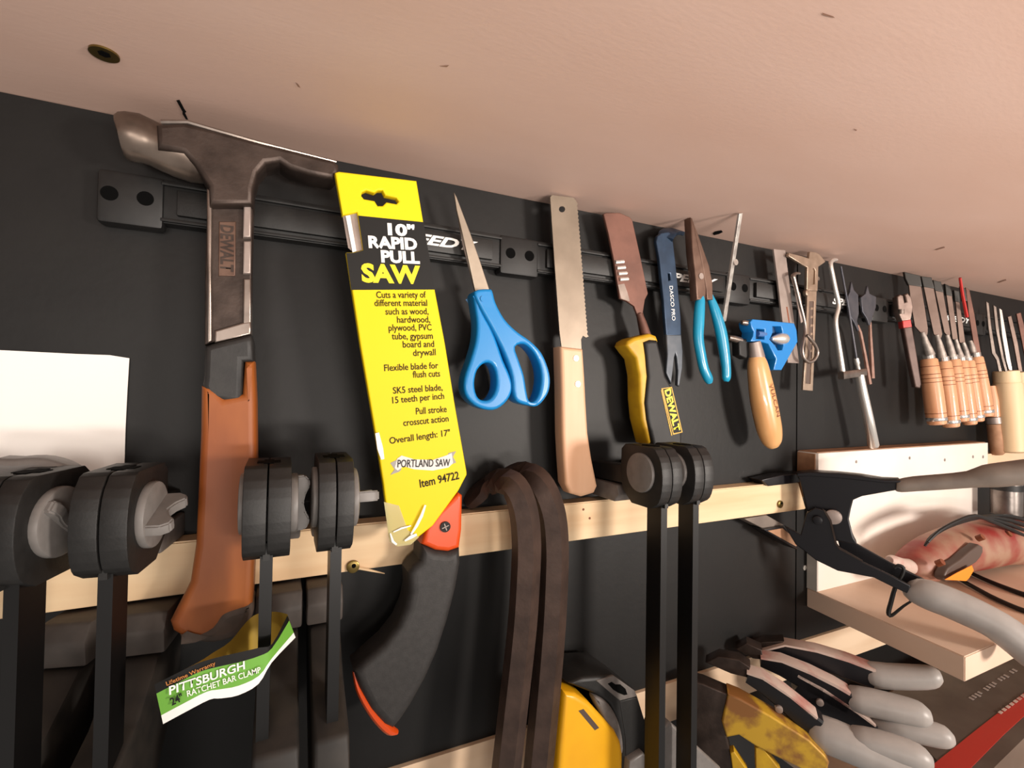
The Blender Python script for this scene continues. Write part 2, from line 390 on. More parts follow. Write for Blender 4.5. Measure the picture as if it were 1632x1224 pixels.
text('DEWALT', (352,358), (352,432), 17, .0430, M_steel, h, bold=.03)
plate('sleeve', [(326,552),(341,547),(401,533),(404,545),(405,577),(388,577),(386,640),(330,640),(322,616),(324,600)], .0533, .030, M_sleeve, h, bevel=.004)
plate('grip', [(320,615),(336,615),(348,624),(358,634),(386,628),(390,576),(405,575),(408,640),(409,740),(407,850),(404,930),(401,985),(378,1014),(340,1027),(300,1022),(275,1008),(270,993),(284,967),(302,930),(311,870),(316,760),(319,690)], .054, .033, M_grip, h, bevel=.005, res=4)
plate('butt_cap', [(401,962),(402,985),(380,1015),(340,1028),(300,1023),(283,1014),(310,1010),(335,998),(350,978),(372,968)], .0553, .034, M_cap, h, bevel=.006, smooth=3)

# ------------------------------------------------------------------ pull saw in its yellow sleeve
YS = .058
s = thing('pull_saw', 'pull saw in a yellow and black printed card sleeve with an orange and charcoal handle', 'saw', P(640, 1160, .05))
plate('blade', [(553,338),(572,336),(690,800),(662,800)], YS-.004, .0012, M_rim, s)
slot = [(577,306),(584,303),(597,307),(603,303),(610,303),(614,311),(632,315),(636,321),(632,325),(616,322),(610,328),(602,328),(597,320),(580,317),(576,312)]
card = plate('card_sleeve', [(534,275),(540,273),(664,288),(676,360),(693,461),(709,545),(726,650),(744,752),(744,757),(731,782),(690,838),(655,866),(634,868),(622,860),(611,773),(601,707),(574,548),(552,402),(564,402),(579,398),(571,345),(569,338),(546,343)], YS, .0075, M_yel, s, bevel=.0012, holes=[slot])
plate('black_panel', [(571,343.5),(675,354),(693,461.5),(560,462),(552,403),(564,403),(579,399)], YS+.0003, .0004, M_ink, card)
plate('blade_window', [(546,343),(569,339),(579,398),(563,402),(555,395)], YS-.0032, .0008, M_gsteel, card)
plate('window_rim', [(551,344),(558,343),(568,400),(562,402)], YS-.001, .002, M_wht, card)
def ln(t_, a, b, hp, m, bold=.012): text(t_, a, b, hp, YS, m, card, bold=bold, lift=.0008 if m in (M_wht, M_saw) else .0004)
ln('10"', (618,374), (661,377), 17, M_wht, .045); ln('RAPID', (587.5,394.5), (665,398), 17.5, M_wht, .045)
ln('PULL', (607.5,417.5), (669,420), 17.5, M_wht, .045); ln('SAW', (576.5,448.5), (670.5,451.5), 27, M_saw, .045)
for t_, a, b in (('Cuts a variety of',(600,475),(679,474.5)),('different material',(597,488),(681,487.5)),('such as wood,',(614.5,501.5),(683,501)),('hardwood,',(633,514.5),(685.5,514)),
                 ('plywood, PVC',(619.5,527.5),(688,526.5)),('tube, gypsum',(624.5,541),(690,540)),('board and',(642,554),(692,553)),('drywall',(658.5,567.5),(694.5,566)),
                 ('Flexible blade for',(612.5,591.5),(698.5,587)),('flush cuts',(658,602),(701.5,600)),('SK5 steel blade,',(626.5,627.5),(705.5,622)),('15 teeth per inch',(625.5,643),(708,635.5)),
                 ('Pull stroke',(663,660.5),(712,656.5)),('crosscut action',(643,679),(715,671.5)),('Overall length: 17"',(621,707.5),(717.5,694))):
    ln(t_, a, b, 10.2, M_inkt)
ln('Item 94722', (669.5,777), (732,763), 12.5, M_inkt, .02)
M_rib = mat('ribbon_silver', 'cfccc6', .4); M_ribd = mat('ribbon_shade', '8b867f', .4)
for q in ([(622,738),(634,732),(640,748),(636,752),(622,757),(629,748)], [(715,722),(727,719),(722,728),(727,737),(716,742),(711,737)]):
    plate('ribbon_tail', q, YS+.0003, .0004, M_ribd, card)
plate('ribbon', [(629,746),(633,731),(640,726),(660,732),(690,733),(711,726),(720,722),(722,738),(715,745),(690,750),(660,748),(643,743),(634,750)], YS+.0005, .0005, M_rib, card)
text('PORTLAND SAW', (633.5,745), (717,743), 12, YS+.0008, M_ink, card, bold=.005)
cp = plate('clear_wrap', [(612,800),(636,806),(650,845),(668,856),(655,868),(634,871),(621,864)], YS+.0009, .0004, M_clear, s)
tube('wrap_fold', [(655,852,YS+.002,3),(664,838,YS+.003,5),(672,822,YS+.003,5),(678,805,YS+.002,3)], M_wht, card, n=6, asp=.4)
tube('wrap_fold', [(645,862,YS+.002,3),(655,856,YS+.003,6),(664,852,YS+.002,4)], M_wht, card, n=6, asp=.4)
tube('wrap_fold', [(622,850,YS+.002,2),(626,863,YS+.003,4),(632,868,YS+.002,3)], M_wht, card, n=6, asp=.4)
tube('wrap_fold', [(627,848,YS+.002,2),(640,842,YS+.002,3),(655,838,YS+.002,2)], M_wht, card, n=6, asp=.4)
tube('painted_glare', [(601,690,YS+.0015,6),(606,715,YS+.0015,9),(610,732,YS+.0015,5)], M_wht, card, n=6, asp=.2)  # glare on the card, put in as a white strip
Yg = .052
plate('collar', [(738,790),(737,845),(733,874),(715,880),(695,878),(672,868),(680,842),(700,815),(731,785)], Yg+.001, .028, M_orng, s, bevel=.004, res=3)
sc = disc_px('collar_screw', 710, 840, Yg+.0025, 17, .003, M_ink, s)
for ang in (20, 110):
    c0 = P(710, 840, Yg+.0028); a = math.radians(ang); d = Vector((math.cos(a), 0, math.sin(a)))*mpx(c0, 6)
    link('cross_slot', sweep_mesh([c0-d, c0+d], [.0008]*2, [.0004]*2, 'box'), M_gsteel, sc)
plate('handle', [(673,869),(695,878),(716,880),(735,873),(736,900),(729,940),(716,990),(700,1040),(680,1085),(658,1125),(640,1152),(628,1166),(612,1160),(590,1135),(572,1100),(564,1073),(584,1055),(612,1030),(635,1000),(648,970),(653,945),(652,915),(660,904),(671,895)], Yg+.002, .033, M_dkgrip, s, bevel=.0075, res=4)
tube('orange_edge', [(564,1070,Yg-.006,5),(571,1097,Yg-.004,9),(585,1123,Yg-.004,12),(603,1147,Yg-.004,14),(620,1162,Yg-.004,15),(632,1166,Yg-.006,8)], M_orng, s, n=10, asp=1.3, sm=3)

# ------------------------------------------------------------------ scissors
s = thing('scissors', 'blue handled steel scissors with the points up', 'scissors', P(805, 650, .03))
plate('blade', [(723.5,306),(728,314),(750,372),(766,418),(780,461),(770,475),(757,463),(740,385),(728,335)], .0285, .002, M_sciss, s, bevel=.0006)
plate('lower_blade', [(724,311),(745,380),(768,462),(757,465),(738,390)], .026, .002, M_gsteel, s, bevel=.0005)
plate('thumb_handle', [(755,467),(764,480),(772,500),(784,522),(793,545),(803,574),(814,599),(818,618),(810,638),(793,652),(775,653),(756,645),(742,628),(741,603),(751,572),(759,543),(761,515),(758,490)], .040, .019, M_blueP, s, bevel=.003, smooth=3,
      holes=[[(775,578),(786,582),(792,599),(791,621),(782,636),(770,638),(761,631),(757,611),(762,589)]], res=3)
plate('finger_handle', [(757,464),(780,460),(786,464),(791,482),(805,508),(825,528),(846,543),(864,562),(875,588),(878,610),(873,630),(858,647),(842,646),(825,640),(819,625),(817,601),(808,572),(796,545),(780,515),(765,488)], .043, .019, M_blueP, s, bevel=.0028, smooth=3,
      holes=[[(822,553),(836,548),(851,561),(861,582),(864,604),(860,628),(852,640),(844,638),(840,622),(836,598),(828,574)]], res=3)
disc_px('pivot', 770, 476, .0440, 9, .001, M_blueP, s)

# ------------------------------------------------------------------ flush-cut saw
s = thing('flush_cut_saw', 'narrow tan blade saw with a pale two-rivet beech handle', 'saw', P(925, 788, .03))
r_ = []
for i in range(34):
    t = i/33; x = 919+t*(935.5-919); y = 322+t*(532-322); r_ += [(x, y), (x+1.6, y+3)]
plate('blade', [(877,314),(880,311),(914,315),(919,321)]+r_+[(938.5,536),(934,538),(929,535),(926,541),(927,560),(896,560),(892,530),(884,420)], .0270, .0012, M_blade, s,
      holes=[[(895.7+5*math.cos(a*.5236), 333.5+5*math.sin(a*.5236)) for a in range(12)]], hsmooth=0)
plate('handle', [(894,552),(930,556),(933,600),(935,640),(938,690),(944,730),(950,760),(953,775),(948,786),(928,792),(910,787),(902,772),(899,730),(897,690),(896,620)], .0348, .018, M_beech, s, bevel=.0035, res=3)
for (x, y) in ((918.4,571),(921.4,612)): disc_px('rivet', x, y, .0356, 9.5, .001, M_rivet, s)

# ------------------------------------------------------------------ wide rusty chisel
s = thing('wide_chisel', 'wide rusty chisel with a yellow and black handle beside the beech handled saw', 'chisel', P(1065, 705, .03))
plate('blade', [(962,341),(966,339),(988,339),(1004,346),(1008,351),(1020,405),(1033,468),(1028,478),(1025,498),(1038,536),(1023,538),(1017,504),(1011,488),(999,480),(988,476),(979,416),(970,372)], .0235, .0035, M_rust, s, bevel=.0008)
for i in range(4):
    x, y = 987+i*2.3, 418+i*9.1; a = P(x-6, y, .0245); b = P(x+7, y-1, .0245)
    link('bright_notch', sweep_mesh([a, b], [.0042]*2, [.003]*2, 'round', 10), M_chrome, s)
plate('bright_bevel', [(985,454),(995,452),(1000,466),(1004,481),(990,476)], .0239, .0012, M_rim, s)
tube('neck', [(1019,500,.024,10),(1024,515,.025,13),(1030,536,.026,16)], M_rust, s, n=10)
plate('yellow_grip', [(999,550),(1002,543),(1010,538),(1037,531),(1047,535),(1050,543),(1045,600),(1050,708),(1034,708),(1024,668),(1021,637),(1020,598),(1015,571),(1006,560)], .036, .024, M_yelP, s, bevel=.004, res=3)
plate('black_grip', [(1028,545),(1038,541),(1049,542),(1057,575),(1062,598),(1072,616),(1078,637),(1088,690),(1088,712),(1042,712),(1033,669),(1030,642),(1034,600),(1031,566)], .0395, .026, M_blkP, s, bevel=.004, res=3)
lab = plate('name_label', [(1054,619),(1071,616.5),(1088,689),(1073,693)], .0398, .0008, M_yelP, s)
plate('label_field', [(1057,620),(1070,618.5),(1086,688),(1074,690.5)], .0400, .0003, M_ink, lab)
text('DEWALT', (1059,622), (1075,689), 12, .0402, M_saw, lab, bold=.04)
plate('label_rule', [(1053.5,622),(1055,621),(1071.5,694),(1070,694.5)], .0400, .0006, M_yelP, lab)

# ------------------------------------------------------------------ small pry bar
s = thing('pry_bar', 'flat navy blue pry bar with a hooked top and a nail slot', 'pry bar', P(1075, 612, .03))
plate('bar', [(1046,385),(1048,376),(1054,371),(1066,369),(1072,374),(1073,384),(1077,418),(1085.5,506),(1086,535),(1062,535),(1058,480),(1051,412)], .027, .005, M_navy, s, bevel=.0012,
      holes=[[(1065,436),(1068,436),(1069,446),(1066,447)]])
plate('claw_end', [(1062,533),(1086,533),(1088.5,560),(1088,586),(1083,616),(1080,614),(1081,592),(1079,570),(1077,563),(1075,570),(1073,590),(1070,612),(1062,594),(1064,566)], .0272, .005, M_navyw, s, bevel=.0012)
tube('hook', [(1060,380,.0245,25),(1063,373,.022,25),(1070,369,.015,23),(1078,369,.009,20),(1084,371,.006,15)], M_navy, s, 'box', th=.005, ref=Vector((0,-.5,.9)), sm=3)
text('DASCO PRO', (1066.5,456), (1071,511), 7, .0272, M_wht, s, bold=.0)

# ------------------------------------------------------------------ needle-nose pliers
s = thing('needle_nose_pliers', 'long nose pliers with brown steel jaws and bright teal grips', 'pliers', P(1135, 610, .03))
plate('jaw', [(1101,346),(1104,348),(1112,385),(1122,430),(1126,462),(1125,478),(1111,478),(1109,445),(1104,400)], .0415, .011, M_jaw, s, bevel=.0015)
plate('jaw', [(1103,347),(1114,375),(1131,424),(1136,450),(1137,478),(1127,478),(1126,462),(1118,415)], .042, .011, M_jaw, s, bevel=.0015)
disc_px('pivot_rivet', 1118, 440, .0423, 10, .001, M_gsteel, s)
tube('grip', [(1116.5,471,.037,15),(1115,490,.038,18),(1113.5,515,.039,19),(1113,540,.039,18),(1117,565,.039,17.5),(1122,588,.039,17),(1129,604,.039,16),(1131,611,.039,9)], M_teal, s, n=16, sm=4, asp=.8)
tube('grip', [(1131,471,.037,11),(1136,485,.038,15),(1142,503,.039,18),(1149,530,.039,20),(1154,560,.039,19),(1157,585,.039,16.5),(1157.5,602,.039,15),(1157,608,.039,8)], M_teal, s, n=16, sm=4, asp=.8)

# ------------------------------------------------------------------ thin bright strip
s = thing('steel_strip', 'thin shiny steel strip leaning behind the teal pliers', 'metal strip', P(1153, 512, .024))
tube('strip', [(1179.5,340,.0760,7.5),(1153,512,.0260,8.5)], M_strip, s, 'box', th=.003, smooth=0)
cyl('eyelet', P(1172, 418, .0560), (0,-1,0), .0035, .002, M_strip, s, n=14)

# ------------------------------------------------------------------ short varnished handle tool
s = thing('stub_handled_tool', 'tool with a stubby varnished wooden handle below the blue square', 'hand tool', P(1232, 712, .03))
tube('handle', [(1206,569,.034,26),(1207,580,.034,34),(1211,605,.034,40),(1216,635,.034,44),(1222,665,.034,44),(1227,688,.034,41),(1231,704,.034,32),(1233,712,.034,18)], M_amber, s, n=20, sm=4, asp=.8)
tube('ferrule', [(1202.5,545,.034,20),(1206.5,570,.034,27)], M_gsteel, s, n=18, asp=.8)
plate('side_block', [(1178,541),(1190,540),(1194,546),(1194,566),(1190,572),(1179,566)], .030, .012, M_blkP, s, bevel=.002)
tube('screw_end', [(1161,538,.026,8),(1170,540,.026,11),(1180,543,.026,11)], M_rim, s, n=12)
text('VULCAN', (1226.5,613), (1238.5,665), 7.5, .0480, M_groov, s, bold=.0)

# ------------------------------------------------------------------ combination square
s = thing('combination_square', 'combination square with a bright blue head and grey steel rule', 'square', P(1250, 585, .03))
plate('rule', [(1233,397),(1251.5,399),(1258,450),(1265.5,513),(1273.5,579),(1256,578),(1247,511),(1240,450)], .0235, .0022, M_gsteel, s)
plate('rule_groove', [(1253,489),(1255,489),(1259,515),(1257,515)], .0236, .0003, M_groov, s)
plate('head', [(1196,513),(1200,508.5),(1266,515),(1270,526),(1271.5,545),(1267.5,552),(1246,590),(1233,589.5),(1237,572),(1225,548),(1213.5,545),(1196,544),(1200.5,536),(1201.5,528.5),(1198,522.5)], .036, .018, M_blueM, s, bevel=.0012,
      holes=[[(1231.5,520),(1245,520),(1247,528),(1249,551),(1247,558),(1240,558),(1236,551),(1227,541),(1232,530)], [(1206,524),(1219,525),(1219,541),(1205,540)]])
plate('web', [(1204,522),(1250,520),(1250,560),(1238,560),(1226,545),(1204,542)], .027, .002, M_blueD, s)
a, b = P(1207, 532, .033), P(1219, 533, .033); link('level_vial', sweep_mesh([a, b], [mpx(a, 9)]*2, [mpx(a, 9)]*2, n=12), M_vial, s)
tube('clamp_knob', [(1229.5,540,.034,5),(1232,540,.034,9),(1238,540,.034,15),(1243,540,.034,19),(1250,540,.034,18),(1254,540,.034,11)], M_chrome, s, n=16)
tube('scriber_knob', [(1182,514,.030,5),(1184,514,.030,8),(1190,515,.030,9),(1196,516,.030,9)], M_rim, s, n=12)

# ------------------------------------------------------------------ caliper
s = thing('vernier_caliper', 'small tarnished vernier caliper with its jaws up against the plywood', 'caliper', P(1288, 620, .03))
plate('beam', [(1288,420),(1303,420),(1301.5,470),(1299,540),(1295.5,623),(1280,621.5),(1283,578),(1286,500)], .027, .003, M_brass, s, bevel=.0004,
      holes=[[(1290,480),(1297.5,480),(1296,540),(1292,612),(1284,611),(1287.5,560)]], hsmooth=0)
plate('scale', [(1290,478),(1297.5,478),(1296,540),(1292,613),(1284,612),(1287.5,560)], .0258, .0012, M_toold, s)
plate('slider', [(1257.5,403),(1278,408),(1289.5,412),(1291,401),(1300,402),(1306,405),(1311,411),(1316,417),(1309,422),(1304.5,425),(1304,440),(1303,464),(1286,462),(1287,426),(1281,423),(1257,408)], .0295, .004, M_brass, s, bevel=.0006,
      holes=[[(1294,429),(1298,427),(1300,432),(1299,453),(1294,453)]])
disc_px('thumb_wheel', 1288, 466.5, .032, 10.5, .005, M_brass, s, bevel=.0006)
disc_px('lock_screw', 1304.5, 444, .029, 6, .004, M_rim, s)
for i in range(9): plate('engraved_mark', [(1292,490+i*13.5),(1296.5-i*.15,490+i*13.5),(1296.5-i*.15,493+i*13.5),(1291.6,494+i*13.5)], .0261, .0003, M_brass, s)

# ------------------------------------------------------------------ bent wire hook
s = thing('wire_hook', 'bent flat wire hook ending in a round loop, beside the caliper', 'wire hook', P(1290, 578, .035))
tube('stem', [(1274,436,.030,4),(1268,436,.033,5),(1264,440,.034,7),(1265.5,446,.034,7),(1271,468,.034,6),(1275,485,.034,6),(1282,512,.034,5),(1283.5,528,.034,5.5),(1281,542,.034,5.5),(1278.5,556,.034,5.5),(1281,570,.034,5.5),(1289,577,.034,5.5),(1298,573,.035,5.5),(1303,562,.036,5.5),(1299,550,.037,5.5),(1292,541,.038,5),(1286,534,.038,4)], M_rim, s, n=10, sm=4)
plate('flat_tab', [(1268,467),(1275,466),(1283,510),(1277,515)], .0335, .0012, M_gsteel, s)

# ------------------------------------------------------------------ bent chrome rod tool
s = thing('chrome_rod_tool', 'bent chrome rod tool with a crosspiece and a thick round grip', 'hand tool', P(1392, 712, .035))
tube('bent_rod', [(1333,414,.024,5),(1327,415,.026,7),(1323.5,421,.028,7),(1327,440,.029,7),(1331.5,462,.03,7),(1336.5,486,.03,7),(1332,508,.03,7),(1333.5,530,.03,7.5),(1340,574,.03,8.5),(1343.5,600,.03,9)], M_chrome, s, n=12, sm=4)
tube('crosspiece', [(1340,598.5,.032,12),(1377,593,.032,11)], M_rim, s, 'box', asp=.8)
tube('grip', [(1370,597,.032,12),(1375,625,.032,13.5),(1384,668,.032,15),(1392,710,.032,16),(1392.6,713,.032,12)], M_chrome, s, n=18)
tube('pin', [(1364.5,571,.032,7),(1366,579,.032,8),(1366.5,582,.032,6),(1369,594,.032,7)], M_chrome, s, n=12)
tube('thin_rod', [(1340,425,.022,3),(1352,490,.025,3.2),(1365,572,.032,3.2)], M_spade, s, n=8)

# ------------------------------------------------------------------ spade bits
s = thing('spade_bit', 'narrower dark spade bit next to the chrome rod tool', 'drill bit', P(1385, 612, .024), 'spade bits')
plate('paddle', [(1357.5,449),(1361,462),(1368,470),(1369,500),(1366,512),(1370,524),(1368,528),(1362,515),(1353,500),(1352,472),(1355,465)], .0235, .003, M_spade, s, bevel=.0006)
tube('shank', [(1366,518,.022,5),(1371,530,.022,5.5),(1378,565,.022,6),(1386,612,.022,7)], M_rsty, s, 'hex')
s = thing('spade_bit', 'wider dark spade bit left of the red banded wrench', 'drill bit', P(1388, 600, .024), 'spade bits')
plate('paddle', [(1383,455.5),(1386,468),(1396.5,473),(1396,490),(1391,504),(1388,518),(1385,518),(1382,508),(1375,497),(1372.5,474),(1380,468)], .0235, .003, M_spade, s, bevel=.0006)
tube('shank', [(1386.5,514,.022,4.5),(1387,540,.022,6),(1389,575,.022,7),(1390,603,.022,8)], M_rsty, s, 'hex')

# ------------------------------------------------------------------ adjustable wrench
s = thing('adjustable_wrench', 'adjustable wrench with a red band, hanging left of the ash handled chisels', 'wrench', P(1462, 616, .03))
W = Plane(P(1442, 490, .034), -30)
plate('jaws', [(1430,473),(1435,469),(1440,471),(1442,482),(1445,481),(1442,470),(1447,467),(1453,474),(1456,490),(1452,510),(1438,512),(1432,499)], W, .012, M_wrench, s, bevel=.0015)
cyl('adjusting_screw', W.hit(1436, 497), (0,0,1), .004, .007, M_rim, s, n=12)
plate('red_band', [(1438,511),(1452,509),(1454,521),(1440,523)], W, .011, M_red, s, bevel=.0012)
plate('handle', [(1440,522),(1454,520),(1461,560),(1469,612),(1467,619),(1459,617),(1449,570)], W, .009, M_wrenchb, s, bevel=.0018)

# ------------------------------------------------------------------ row of ash handled bench chisels
def on(pn, path, name, m, par, kind='round', n=16, asp=1., sm=0, th=None, ref=None):
    if sm: path = spline(path, sm)
    pts = [pn.hit(a, b)+(pn.n*q[0] if q else Vector((0,0,0))) for a, b, _, *q in path]
    w = [mpx(p, q[2]) for p, q in zip(pts, path)]
    return link(name, sweep_mesh(pts, w, [th]*len(w) if th else [x*asp for x in w], kind, n, ref or pn.n), m, par, 40)
chis = [ # blade outline, guard, neck, handle axis (top, bottom), handle width
 ([(1448,450),(1468,454),(1474,490),(1479,523),(1478,534),(1469,532),(1458,520),(1452,485)], [(1441,433),(1467,439),(1469.5,457),(1448,454),(1443,444)], [(1470,530,7),(1475,545,9),(1483,566,13)], (1480,572), (1493.5,677), 27, 'widest bladed of the ash handled chisels, nearest the wrench'),
 ([(1471.5,454),(1488,457),(1495,495),(1502,532),(1500,539),(1492,537),(1488,532),(1480,495)], [(1468,440),(1485,442),(1489.5,460),(1472,457)], [(1493,534,6),(1498,552,9),(1502,570,12)], (1503.5,576), (1516,681), 24, 'second ash handled chisel from the wrench'),
 ([(1490,461),(1503,463),(1509,498),(1515,531),(1513,538),(1505,530),(1498,498)], [(1487,446),(1500,449),(1504,466),(1490,463)], [(1509,534,6),(1514,552,9),(1518,569,11)], (1519,573), (1532,672), 22, 'third ash handled chisel from the wrench'),
 ([(1508,468),(1517,469),(1522,505),(1527,541),(1524,546),(1518,540),(1513,505)], [(1506,452),(1515,456),(1518,472),(1508,470)], [(1523,541,5),(1527,556,7),(1531,570,10)], (1532,575), (1546,677), 20, 'fourth ash handled chisel from the wrench, with a slim blade'),
 ([(1522.5,478),(1529,478),(1534,512),(1538.5,546),(1534,549),(1529,545),(1526,512)], [(1520,462),(1529,464),(1530,482),(1522,480)], [(1535,546,5),(1539,558,7),(1542,571,9)], (1543,575), (1558,672), 19, 'slimmest of the ash handled chisels, fifth from the wrench'),
 ([(1539,458),(1545,461),(1553,500),(1560,543),(1564,566),(1556,565),(1551,543),(1544,500)], [(1531,456),(1539,460),(1542,480),(1535,480)], [(1546,543,5),(1549,552,8),(1551,564,10)], (1555,569), (1571,664), 22, 'rightmost ash handled chisel, with a reddish brown blade'),
]
for i, (bl, gd, nk, a, b, wd_, lb) in enumerate(chis):
    s = thing('bench_chisel', lb, 'chisel', P(b[0], b[1], .035), 'ash handled bench chisels')
    mid = bl[len(bl)//2]; C = Plane(P(sum(q[0] for q in bl)/len(bl), 495, .030), -42)
    plate('blade', bl, C, .003, M_rust if i == 5 else M_chib, s, bevel=.0006)
    plate('tip_guard', gd, Plane(C.o+C.n*.001, -42), .006, M_guard, s, bevel=.001)
    on(C, nk, 'neck', M_strip, s, n=12)
    dx, dy = b[0]-a[0], b[1]-a[1]
    def ax(t, w): return (a[0]+dx*t, a[1]+dy*t, w)
    H_ = Plane(P(a[0], a[1], .034), -42)
    on(H_, [ax(-.07, wd_*.62), ax(.0, wd_*.64)], 'ferrule', M_hoop, s, n=18)
    hd = on(H_, [ax(0, wd_*.72), ax(.02, wd_*.84), ax(.25, wd_*.95), ax(.5, wd_), ax(.8, wd_), ax(.9, wd_*.98)], 'handle', M_chih, s, n=20)
    for t in (.11, .17, .23, .29, .35, .82):
        w = wd_*(.9 if t < .2 else .965 if t < .5 else 1.0)
        on(H_, [ax(t, w*1.012), ax(t+.009, w*1.012)], 'groove', M_groov, hd, n=20)
    on(H_, [ax(.885, wd_*.99), ax(.89, wd_*1.02), ax(.935, wd_*1.02), ax(.94, wd_*.99)], 'hoop', M_hoop, s, n=20)
    on(H_, [ax(.94, wd_*.95), ax(.985, wd_*.9), ax(1.0, wd_*.7)], 'butt', M_chih, s, n=20)
s = thing('red_pencil', 'thin red stick poking up among the chisel tips', 'stick', P(1538, 505, .03))
tube('stick', [(1530,443,.045,4),(1534,470,.040,4.5),(1541,505,.034,5)], M_red, s, 'hex')

# ------------------------------------------------------------------ boxwood handled gouges at the right edge
gou = [([(1571.5,480),(1576,483),(1580,520),(1587,562),(1592,570),(1597,592),(1592,592),(1588,574),(1581,563),(1575,520)], (1603,591), (1614,721), 32, .034, 'boxwood handled gouge with a bright blade, left of its group'),
       ([(1583,486),(1588,489),(1593,530),(1600,568),(1606,592),(1602,592),(1596,571),(1587,525)], (1624,593), (1636,719), 32, .034, 'boxwood handled gouge in the middle of its group'),
       ([(1592.5,491),(1597,494),(1604,535),(1611,575),(1614,592),(1609,592),(1604,576),(1597,535)], (1646,596), (1659,716), 32, .034, 'boxwood handled gouge at the right edge of the photo')]
for i, (bl, a, b, wd_, Yh, lb) in enumerate(gou):
    s = thing('gouge', lb, 'gouge', P(b[0], b[1], Yh), 'boxwood handled gouges')
    C = Plane(P(bl[0][0], 520, .030), -45); plate('blade', bl, C, .003, M_rim if i < 2 else M_chrome, s, bevel=.0006)
    dx, dy = b[0]-a[0], b[1]-a[1]
    def ax(t, w): return (a[0]+dx*t, a[1]+dy*t, w)
    H_ = Plane(P(a[0], a[1], Yh), -45)
    on(H_, [ax(0, wd_*.9), ax(.01, wd_), ax(.14, wd_*1.02), ax(.15, wd_*.98)], 'collar', M_lime, s, n=20)
    on(H_, [ax(.15, wd_*1.05), ax(.18, wd_*1.1), ax(.5, wd_*1.12), ax(.9, wd_*1.08), ax(.98, wd_*1.05), ax(1., wd_*.85)], 'handle', M_lime, s, n=22)
for i, (pts, lb) in enumerate(((([(1606,505),(1612,503),(1622,545),(1630,592),(1624,594),(1616,550)]), 'dark brown flat blade behind the boxwood handles'),
                              (([(1620,500),(1627,498),(1640,548),(1648,596),(1640,598),(1631,555)]), 'reddish brown flat blade at the far right behind the boxwood handles'))):
    tag(plate('flat_blade', pts, Plane(P(1615+i*15, 540, .024), -40), .003, M_rust if i else M_chib, None, bevel=.0006), lb, 'blade')
s = thing('brown_handled_tool', 'orange-brown turned handle with a steel ring tucked beside the boxwood handles', 'hand tool', P(1590, 724, .024))
H_ = Plane(P(1584, 680, .022), -45)
on(H_, [(1578,615,15),(1581,640,20),(1583,664,20)], 'handle', M_chih, s, n=18); on(H_, [(1583.5,665,21),(1585,675,21)], 'ring', M_gsteel, s, n=18)
on(H_, [(1585,676,19),(1589,710,20),(1590.5,722,17),(1591,725,11)], 'handle_end', M_endg, s, n=18)

# ------------------------------------------------------------------ ratcheting bar clamps
def xprism(name, prof, x0, x1, m, parent, bevel=.0015):
    """side profile (Y, z) run from x0 to x1"""
    bm = bmesh.new(); A = [bm.verts.new((x0, -y, EYE+z)) for y, z in prof]; B = [bm.verts.new((x1, -y, EYE+z)) for y, z in prof]
    bm.faces.new(A); bm.faces.new(B[::-1]); k = len(prof)
    for i in range(k): bm.faces.new((A[i], B[i], B[(i+1)%k], A[(i+1)%k]))
    bmesh.ops.recalc_face_normals(bm, faces=bm.faces)
    if bevel: bmesh.ops.bevel(bm, geom=bm.edges[:], offset=bevel, segments=2, affect='EDGES', profile=.5)
    me = bpy.data.meshes.new('m'); bm.to_mesh(me); bm.free(); return link(name, me, m, parent, 40)
def wing(name, c, ang, r, m, parent, k=1.):
    prof = [(-r,-.002),(-r*1.02,.010*k),(-r*.85,.0155*k),(-r*.6,.0165*k),(-r*.35,.0115*k),(0,.0085*k),(r*.35,.0115*k),(r*.6,.0165*k),(r*.85,.0155*k),(r*1.02,.010*k),(r,-.002)]
    bm = bmesh.new(); th = .0035; a = math.radians(ang); d = Vector((0, -math.sin(a), math.cos(a))); e = Vector((0, math.cos(a), math.sin(a)))
    A = [bm.verts.new(c+d*s_+Vector((1,0,0))*h_-e*th) for s_, h_ in prof]; B = [bm.verts.new(c+d*s_+Vector((1,0,0))*h_+e*th) for s_, h_ in prof]
    bm.faces.new(A); bm.faces.new(B[::-1]); n = len(prof)
    for i in range(n): bm.faces.new((A[i], B[i], B[(i+1)%n], A[(i+1)%n]))
    bmesh.ops.recalc_face_normals(bm, faces=bm.faces); bmesh.ops.bevel(bm, geom=bm.edges[:], offset=.001, segments=2, affect='EDGES')
    me = bpy.data.meshes.new('m'); bm.to_mesh(me); bm.free(); return link(name, me, m, parent, 40)
YF = .105
